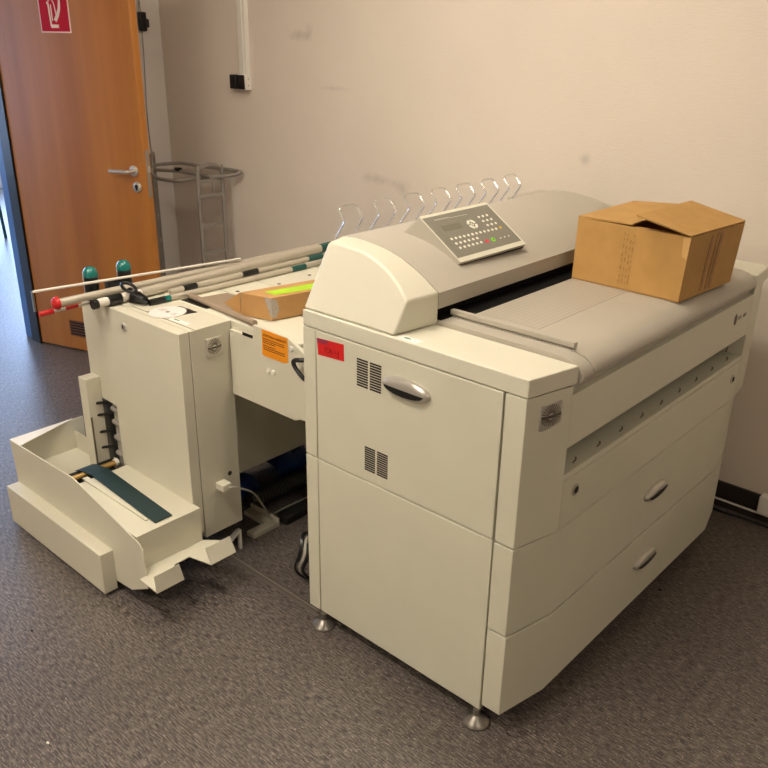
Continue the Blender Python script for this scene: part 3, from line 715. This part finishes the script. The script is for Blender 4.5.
# thick beige telescopic pole
p, q = (-2.345, 1.235, .858), (-2.395, 2.42, .858)
t = thing('telescopic_pole', 'thickest pole, beige with black collar and white end, on the folding machine', 'pole', (p[0], p[1], .84), GP)
rod('outer_tube', p, q, .0165, M_pole, t, .15, .865); rod('white_end', p, q, .0145, M_polew, t, .012, .15); rod('end_plug', p, q, .0158, M_gloss, t, 0, .014)
rod('end_collar', p, q, .0178, M_gloss, t, .045, .085); rod('teal_collar', p, q, .0178, M_tealdark, t, .865, .92); rod('inner_tube', p, q, .0125, M_alu, t, .92, 1.)
# wide grey profile with the round red cap
p, q = (-2.385, 1.135, .876), (-2.43, 2.36, .853)
t = thing('red_capped_tube', 'grey tube with a round red end cap, sticking out beside the teal bottles', 'pole', (p[0], p[1], .84), GP)
rod('tube', p, q, .0125, M_pole, t, .006, 1.); MB().lathe([(.001, -.010), (.010, -.009), (.017, -.005), (.021, .002), (.021, .008), (.014, .012), (.001, .012)], p, (Vector(q)-Vector(p)), 22).build('red_cap', M_red, t)
# thin white stick
p, q = (-2.418, 1.086, .9165), (-2.402, 1.87, .8825)
t = thing('thin_stick', 'thin white stick lying highest, crossing in front of the teal bottles', 'pole', (p[0], p[1], .84), GP)
rod('stick', p, q, .0045, M_polew, t)
# thin rod with red tip
p, q = (-2.408, 1.090, .8460), (-2.398, 1.62, .8460)
t = thing('red_tipped_rod', 'thin white rod with a small red tip pointing left over the table edge', 'pole', (p[0], p[1], .84), GP)
rod('rod', p, q, .0048, M_polew, t, .06, 1.); rod('red_tip', p, q, .0085, M_red, t, 0, .085); rod('red_sleeve', p, q, .0058, M_red, t, .16, .24)
# two thinner poles
p, q = (-2.262, 1.385, .8505), (-2.235, 2.42, .8505)
t = thing('slim_pole', 'slim beige pole with black and teal grip, nearest the white disc', 'pole', (p[0], p[1], .84), GP)
rod('tube', p, q, .0098, M_pole, t, .04, .66); rod('black_grip', p, q, .0105, M_gloss, t, 0, .055); rod('teal_grip', p, q, .0102, M_teal, t, .055, .075)
rod('teal_collar', p, q, .0108, M_tealdark, t, .575, .64); rod('inner_tube', p, q, .0075, M_alu, t, .64, 1.)
p, q = (-2.318, 1.50, .8508), (-2.318, 2.40, .8508)
t = thing('grey_pole', 'grey pole with black bands, between the thick beige pole and the slim one', 'pole', (p[0], p[1], .84), GP)
rod('tube', p, q, .0095, M_pole, t, 0, .74); rod('black_band', p, q, .0108, M_gloss, t, .06, .12); rod('black_band', p, q, .0108, M_gloss, t, .34, .42)
rod('teal_collar', p, q, .0115, M_tealdark, t, .70, .78); rod('inner_tube', p, q, .0075, M_alu, t, .78, 1.)
# black spring clamp on the thick pole
cl = thing('black_clamp', 'black plastic ring clamp around the thick beige pole', 'clamp', (-2.32, 1.39, .84))
MB().tube([(-2.353+.0215*math.cos(2*PI*k/20), 1.375+.004*math.sin(2*PI*k/20), .858+.0215*math.sin(2*PI*k/20)) for k in range(20)], .0048, 8, True).build('clamp_ring', M_gloss, cl)
MB().tube([(-2.318+.030*math.cos(2*PI*k/20), 1.352+.018*math.sin(2*PI*k/20), .896+.010*math.cos(2*PI*k/20)*-1) for k in range(20)], .0055, 8, True).build('clamp_lever', M_gloss, cl)
MB().loft([[(-2.332, 1.352, .8425), (-2.278, 1.372, .8425), (-2.278, 1.405, .8425), (-2.332, 1.398, .8425)], [(-2.326, 1.356, .876), (-2.288, 1.376, .864), (-2.288, 1.396, .864), (-2.326, 1.394, .876)]]).build('clamp_block', M_gloss, cl, bevel=.004)
MB().tube([(-2.300, 1.362, .862), (-2.262, 1.378, .8485)], .006, 8).build('clamp_screw', M_gloss, cl)
# two bottles with teal domed caps
def bottle(x, y, label):
    t = thing('spray_bottle', label, 'bottle', (x, y, FT), 'teal-capped bottles')
    MB().lathe([(.001, 0), (.0225, 0), (.0235, .004), (.0235, .078), (.001, .078)], (x, y, FT), (0, 0, 1), 28).build('bottle_body', M_gloss, t)
    MB().lathe([(.001, .078), (.0240, .078), (.0240, .086), (.0225, .095), (.0175, .104), (.010, .109), (.001, .111)], (x, y, FT), (0, 0, 1), 28).build('domed_cap', M_teal, t)
    s = MB(); pts = [(x+.0243*math.cos(a), y+.0243*math.sin(a)) for a in [PI*1.22+.06*k for k in range(8)]]; ins = [(x+.0230*math.cos(a), y+.0230*math.sin(a)) for a in [PI*1.22+.06*k for k in range(8)]]
    s.prism(pts+ins[::-1], 'z', FT+.002, FT+.092); s.build('white_side_strip', M_white, t)
bottle(-2.452, 1.297, 'black bottle with teal domed cap, the left of the two by the door')
bottle(-2.452, 1.419, 'black bottle with teal domed cap, the right of the two by the door')
bc = MB(); bc.box(-2.446, -2.411, 1.338, 1.388, FT, .8985)
tag(setbase(bc.build('black_clip', M_gloss, bevel=.003), (-2.46, 1.42, FT)), 'flat black plastic clip lying between the teal-capped bottles', 'clip')
# disc with its sleeve card
cd = thing('compact_disc', 'white printed disc lying on top of the folding machine', 'disc', (-2.160, 1.385, FT+.0015))
dm = MB(); ro = ellipse(-2.160, 1.385, .058, .058, 48); ri = ellipse(-2.160, 1.385, .0075, .0075, 48)
dm.loft([[(x, y, FT+.0016) for x, y in ri], [(x, y, FT+.0016) for x, y in ro], [(x, y, FT+.0030) for x, y in ro], [(x, y, FT+.0030) for x, y in ri]], closed=True)
dm.build('disc', M_cd, cd)
MB().lathe([(.001, 0), (.0074, 0), (.0074, .0008), (.001, .0008)], (-2.160, 1.385, FT+.0012), (0, 0, 1)).build('centre_hole', M_gloss, cd)
text('disc_print', 'DATA', (-2.205, 1.378, FT+.0031), (1, 0, 0), (0, 1, 0), .010, M_lightgrey, cd) if False else None
dp = MB()
for k in range(3): dp.box(-2.203, -2.178+.004*k, 1.378+.007*k, 1.3805+.007*k, FT+.003, FT+.0032); dp.box(-2.136, -2.116-.003*k, 1.378+.007*k, 1.3805+.007*k, FT+.003, FT+.0032)
dp.build('disc_print', M_lightgrey, cd, merge=False)
sc_ = MB().prism([(-2.212, 1.345), (-2.115, 1.362), (-2.098, 1.452), (-2.185, 1.452), (-2.214, 1.40)], 'z', FT+.0002, FT+.0014)
tag(setbase(sc_.build('disc_sleeve', M_gloss), (-2.16, 1.40, FT)), 'black sleeve half hidden under the white disc', 'sleeve')

# ------------------------------------------------------------------ between and under the machines
cbk = thing('data_cable', 'grey data cable with a cream plug on the folding machine side', 'cable', (-1.93, 1.40, .30))
MB().box(-1.9635, -1.925, 1.378, 1.412, .288, .312).build('plug', M_ivory, cbk, bevel=.002)
MB().tube(spline([(-1.927, 1.402, .298), (-1.915, 1.43, .290), (-1.925, 1.50, .235), (-1.965, 1.57, .14), (-2.02, 1.635, .06), (-2.06, 1.685, .012), (-2.07, 1.76, .004), (-2.06, 1.98, .004)], 8), .0035, 8).build('cord', M_cable, cbk)
hs = MB(); pts, rad = [], []
for k in range(90):
    u = k/89; pts.append((-2.165+.012*math.sin(u*3), 1.67+u*.66, .034)); rad.append(.031 if k % 2 else .025)
hs.tube(pts, rad, 14)
tag(setbase(hs.build('corrugated_hose', M_hose), (-2.165, 1.9, 0)), 'dark corrugated hose lying on the floor under the folding machine', 'hose')
def crumple(x0, x1, y0, y1, h, seed, label, nm='blue_sheet'):
    m = MB(); random.seed(seed); n = 6
    P = [[Vector((x0+(x1-x0)*i/n, y0+(y1-y0)*j/n, .004+h*(.35+.65*math.sin(PI*i/n))*random.uniform(.7, 1.)*(i/n*.3+.7))) for j in range(n+1)] for i in range(n+1)]
    for i in range(n):
        for j in range(n):
            m.face([P[i][j], P[i+1][j], P[i+1][j+1], P[i][j+1]])
    bm = m.bm
    bmesh.ops.remove_doubles(bm, verts=bm.verts, dist=1e-6)
    o = m.build(nm, M_bluebag); s = o.modifiers.new('solid', 'SOLIDIFY'); s.thickness = .004
    return tag(setbase(o, ((x0+x1)/2, (y0+y1)/2, 0)), label, 'sheet', 'blue sheets under the folding machine')
crumple(-2.37, -2.21, 1.62, 1.76, .09, 3, 'crumpled blue plastic sheet under the folding machine, nearer the data cable')
crumple(-2.38, -2.21, 1.86, 2.04, .12, 5, 'crumpled blue plastic sheet under the folding machine, nearer the printer')
ps = MB(); ps.box(-2.03, -1.975, 1.68, 2.05, 0, .034)
tag(setbase(ps.build('cable_duct', M_black, bevel=.006), (-2.0, 1.86, 0)), 'black bar-shaped cable duct on the floor behind the printer', 'cable duct')
cc = thing('cable_coil', 'coil of black and grey cables on the floor behind the printer corner', 'cable', (-1.70, 1.55, 0))
def coil(m, nm, r, dx, ph):
    pts = [(-1.690+dx+.012*math.sin(3*a), 1.520+r*.62*math.cos(a), .090+.085*math.sin(a)*r/.085) for a in [ph+2*PI*k/60 for k in range(90)]]
    pts = [(p[0]+.008*i/90, p[1], max(p[2], .008)) for i, p in enumerate(pts)]
    MB().tube(pts, .0045, 8).build(nm, m, cc)
coil(M_gloss, 'black_cable', .080, 0, 0); coil(M_cable, 'grey_cable', .068, .014, 1.); coil(M_gloss, 'black_cable', .072, .03, 2.)
# along the back wall at the right
wc = MB(); wc.tube([(-1.0, 2.915, .031), (.6, 2.915, .031)], .004, 8)
wt = MB().box(-1.2, .8, 2.917, 2.931, 0, .030)
tag(setbase(wt.build('wall_duct', M_base, bevel=.002), (-.2, 2.924, 0)), 'flat brown cable duct on the floor against the back wall', 'cable duct')
tag(setbase(wc.build('white_cable', M_white), (-.2, 2.915, .03)), 'thin white cable running along the brown skirting', 'cable')
bcb = MB(); bcb.tube(spline([(-1.3, 2.88, .005), (-.9, 2.875, .005), (-.7, 2.885, .005), (-.2, 2.872, .005), (.5, 2.88, .005)], 10), .0045, 8)
tag(setbase(bcb.build('black_cable', M_gloss), (-.4, 2.88, 0)), 'thin black cable on the floor parallel to the back wall', 'cable')
ju = MB(); ju.box(-.735, -.60, 2.885, 2.931, .0415, .115)
tag(setbase(ju.build('junction_box', M_white, bevel=.006), (-.67, 2.91, .04)), 'pale grey box against the skirting at the photo right edge', 'junction box')

# ------------------------------------------------------------------ wall fittings
ws = thing('wall_switches', 'two black switches and a white socket box below the wall conduit', 'switch', (-3.66, YW, 1.41))
MB().box(-3.672, -3.610, 2.905, YW, 1.378, 1.455).build('white_housing', M_white, ws, bevel=.003)
MB().box(-3.669, -3.614, 2.897, 2.9055, 1.381, 1.452).build('black_switch', M_gloss, ws, bevel=.003)
MB().box(-3.733, -3.679, 2.897, YW, 1.381, 1.452).build('black_switch', M_gloss, ws, bevel=.004)
for z in (1.40, 1.433): MB().lathe([(.001, 0), (.004, 0), (.004, .001), (.001, .001)], (-3.610, 2.925, z), (1, 0, 0), 10).build('cover_screw', M_alu, ws)
cdm = MB(); cdm.box(-3.672, -3.612, 2.918, YW, 1.4555, ZC); cdm.box(-3.660, -3.628, 2.912, 2.9185, 1.4555, ZC)
cd_ = cdm.build('wall_conduit', M_white, bevel=.002)
tag(setbase(cd_, (-3.67, YW, 1.4525)), 'cream cable conduit running up the wall above the black switches', 'conduit')
wd = thing('wall_charger', 'small black device with thin cable, on the left wall behind the door edge', 'charger', (XL, 2.845, 1.70))
MB().box(XL, XL+.035, 2.796, 2.840, 1.655, 1.755).build('device_body', M_gloss, wd, bevel=.008)
MB().box(XL, XL+.03, 2.836, 2.857, 1.675, 1.72).build('device_button', M_gloss, wd, bevel=.006)
MB().tube(spline([(XL+.012, 2.815, 1.655), (XL+.010, 2.812, 1.5), (XL+.009, 2.800, 1.2), (XL+.008, 2.808, .90), (XL+.006, 2.82, .3), (XL+.006, 2.82, .098)], 8), .0028, 8).build('cable', M_steel, wd)
ch = MB()
for k in range(14):
    z = 1.765+k*.024
    ch.tube([(XL+.012+.006*math.cos(a)*(k % 2), 2.812+.006*math.cos(a)*((k+1) % 2), z+.013*math.sin(a)) for a in [2*PI*j/12 for j in range(12)]], .0022, 6, True)
ch.build('hanging_chain', M_steel, wd)

# ------------------------------------------------------------------ grey tubular rack in the corner
rk = thing('tube_rack', 'grey tubular bag stand with two ladder sides, in the corner by the door', 'rack', (-4.0, 2.75, 0))
def ladder(p0, p1, base0, base1, top, rails=.0115, rungs=(), nm='ladder_frame'):
    # two rails joined by an arch, rungs between
    p0, p1, b0_, b1_ = map(Vector, (p0, p1, base0, base1))
    mid_ = (p0+p1)/2+Vector((0, 0, top))
    arch = spline([b0_, b0_.lerp(p0, .5), p0, p0.lerp(p1, .12)+Vector((0, 0, top*.75)), mid_, p1.lerp(p0, .12)+Vector((0, 0, top*.75)), p1, p1.lerp(b1_, .5), b1_], 8)
    o = MB().tube(arch, rails, 12).build(nm, M_steel, rk)
    for h in rungs:
        a = b0_+(p0-b0_)*((h-b0_.z)/(p0.z-b0_.z)); b = b1_+(p1-b1_)*((h-b1_.z)/(p1.z-b1_.z))
        d = (b-a).normalized(); u = Vector((0, 0, 1)); n = d.cross(u)
        m = MB(); m.loft([[a+u*.010+n*.004, a-u*.010+n*.004, a-u*.010-n*.004, a+u*.010-n*.004], [b+u*.010+n*.004, b-u*.010+n*.004, b-u*.010-n*.004, b+u*.010-n*.004]]); m.build('rung', M_steel, o)
    return o
l_ = ladder((-3.80, 2.700, .935), (-3.80, 2.862, .935), (-3.80, 2.700, .012), (-3.80, 2.862, .012), .055, rungs=(.825, .665, .51, .35, .20))
MB().box(-3.804, -3.796, 2.700, 2.862, .895, .915).build('top_bar', M_steel, l_)
MB().tube([(-3.80, 2.80, .83), (-3.80, 2.80, .90)], .006, 8).build('short_post', M_steel, l_)
ladder((-4.200, 2.675, .955), (-4.330, 2.775, .955), (-4.190, 2.670, .012), (-4.320, 2.770, .012), .05, rungs=(.80, .65, .50, .35, .20))
hp = [(-4.228, 2.705, .95), (-4.20, 2.86, .95), (-4.0, 2.88, .95), (-3.83, 2.915, .95), (-3.72, 2.92, .95), (-3.69, 2.90, .948), (-3.715, 2.872, .935), (-3.83, 2.80, .915), (-3.89, 2.74, .91), (-3.895, 2.63, .91), (-4.03, 2.60, .91), (-4.17, 2.65, .925)]
MB().tube(spline(hp+hp[:1], 6)[:-1], .0098, 12, True).build('top_hoop', M_steel, rk)
MB().tube([(-4.20, 2.685, .93), (-4.065, 2.757, .93), (-3.80, 2.785, .925)], .010, 10).build('middle_bar', M_steel, rk)
MB().box(-4.08, -4.045, 2.742, 2.772, .932, .950).build('black_clip', M_gloss, rk, bevel=.003)

# ------------------------------------------------------------------ corridor chair glimpsed through the doorway
chn = thing('corridor_chair', 'white-seated chair with dark teal legs out in the corridor', 'chair', (-7.35, 2.85, 0))
for dx, dy in ((.20, .20), (.20, -.20), (-.20, .20), (-.20, -.20)):
    MB().tube([(-7.35+dx, 2.85+dy, 0), (-7.35+dx*.92, 2.85+dy*.92, .44)], .013, 10).build('leg', M_darkchair, chn)
MB().box(-7.57, -7.13, 2.63, 3.07, .44, .475).build('seat', M_white, chn, bevel=.012)
MB().box(-7.57, -7.54, 2.65, 3.05, .55, .85).build('backrest', M_white, chn, bevel=.01)
for dy in (-.17, .17): MB().tube([(-7.53, 2.85+dy, .45), (-7.555, 2.85+dy, .80)], .012, 10).build('back_post', M_darkchair, chn)

# crumbs on the floor
def crumb(nm, x, y, r, m, label):
    c = MB(); random.seed(int(abs(x)*1000)); n = 7
    a = [(x+r*math.cos(2*PI*k/n)*random.uniform(.6, 1.1), y+r*.6*math.sin(2*PI*k/n)*random.uniform(.6, 1.1)) for k in range(n)]
    c.loft([[(px, py, .0003) for px, py in a], [(x+(px-x)*.6, y+(py-y)*.6, .0035) for px, py in a]])
    tag(setbase(c.build(nm, m), (x, y, 0)), label, 'scrap')
crumb('paper_scrap', -1.661, .605, .006, M_paper, 'tiny white paper scrap on the bare floor, lower left of the photo')
crumb('dirt_crumb', -2.096, .779, .007, M_dark, 'tiny dark crumb on the floor in front of the delivery tray')
crumb('dirt_crumb', -.810, 2.262, .007, M_dark, 'tiny dark crumb on the floor right of the printer')

# ------------------------------------------------------------------ lamps on the ceiling
M_lampA = emit('lamp_diffuser_soft', (255, 242, 222), 13.5)
M_lampB = emit('lamp_diffuser_bright', (255, 242, 222), 25.0)
M_lampFill = emit('fill_diffuser_dim', (255, 241, 220), 9.0)
def lamp(x, y, lx, ly, label, M_tube=None):
    M_tube = M_tube or M_lampA
    t = thing('ceiling_lamp', label, 'lamp', (x, y, ZC), 'ceiling lamps')
    MB().box(x-lx/2, x+lx/2, y-ly/2, y+ly/2, ZC-.05, ZC-.001).build('housing', M_white, t, bevel=.004)
    MB().box(x-lx/2+.02, x+lx/2-.02, y-ly/2+.02, y+ly/2-.02, ZC-.062, ZC-.0505).build('diffuser', M_tube, t)
lamp(-1.75, 1.70, 1.5, .26, 'long ceiling lamp nearest the back wall, above the printer')
lamp(-1.75, .15, 1.5, .26, 'long ceiling lamp above the space in front of the printer', M_lampB)
lamp(-1.75, -1.6, 1.5, .26, 'long ceiling lamp at the room end behind the camera', M_lampB)
lamp(1.35, .4, 1.5, .26, 'added unseen ceiling lamp giving fill from the right of the room', M_lampFill)  # added lamp out of view, fills the printer front with light

# ------------------------------------------------------------------ world, camera, view
w = bpy.data.worlds.new('World'); bpy.context.scene.world = w; w.use_nodes = True
w.node_tree.nodes['Background'].inputs['Color'].default_value = (.5, .62, .8, 1); w.node_tree.nodes['Background'].inputs['Strength'].default_value = .3
yaw, pit, rol = math.radians(131.92), math.radians(22.84), math.radians(-.8464)
fw = Vector((math.cos(yaw)*math.cos(pit), math.sin(yaw)*math.cos(pit), -math.sin(pit))); rt = Vector((math.sin(yaw), -math.cos(yaw), 0)); dn = fw.cross(rt)
r2 = math.cos(rol)*rt+math.sin(rol)*dn; d2 = -math.sin(rol)*rt+math.cos(rol)*dn
cam = bpy.data.cameras.new('camera'); co = bpy.data.objects.new('camera', cam); C.objects.link(co)
co.matrix_world = Matrix(((r2.x, -d2.x, -fw.x, 0), (r2.y, -d2.y, -fw.y, 0), (r2.z, -d2.z, -fw.z, 1.65), (0, 0, 0, 1)))
cam.sensor_width = 36; cam.sensor_fit = 'HORIZONTAL'; cam.lens = 36*826.5/768; cam.clip_start = .02
bpy.context.scene.camera = co
vs = bpy.context.scene.view_settings
vs.view_transform = 'Standard'; vs.look = 'None'; vs.gamma = 1; vs.exposure = 0.85; vs.use_curve_mapping = False
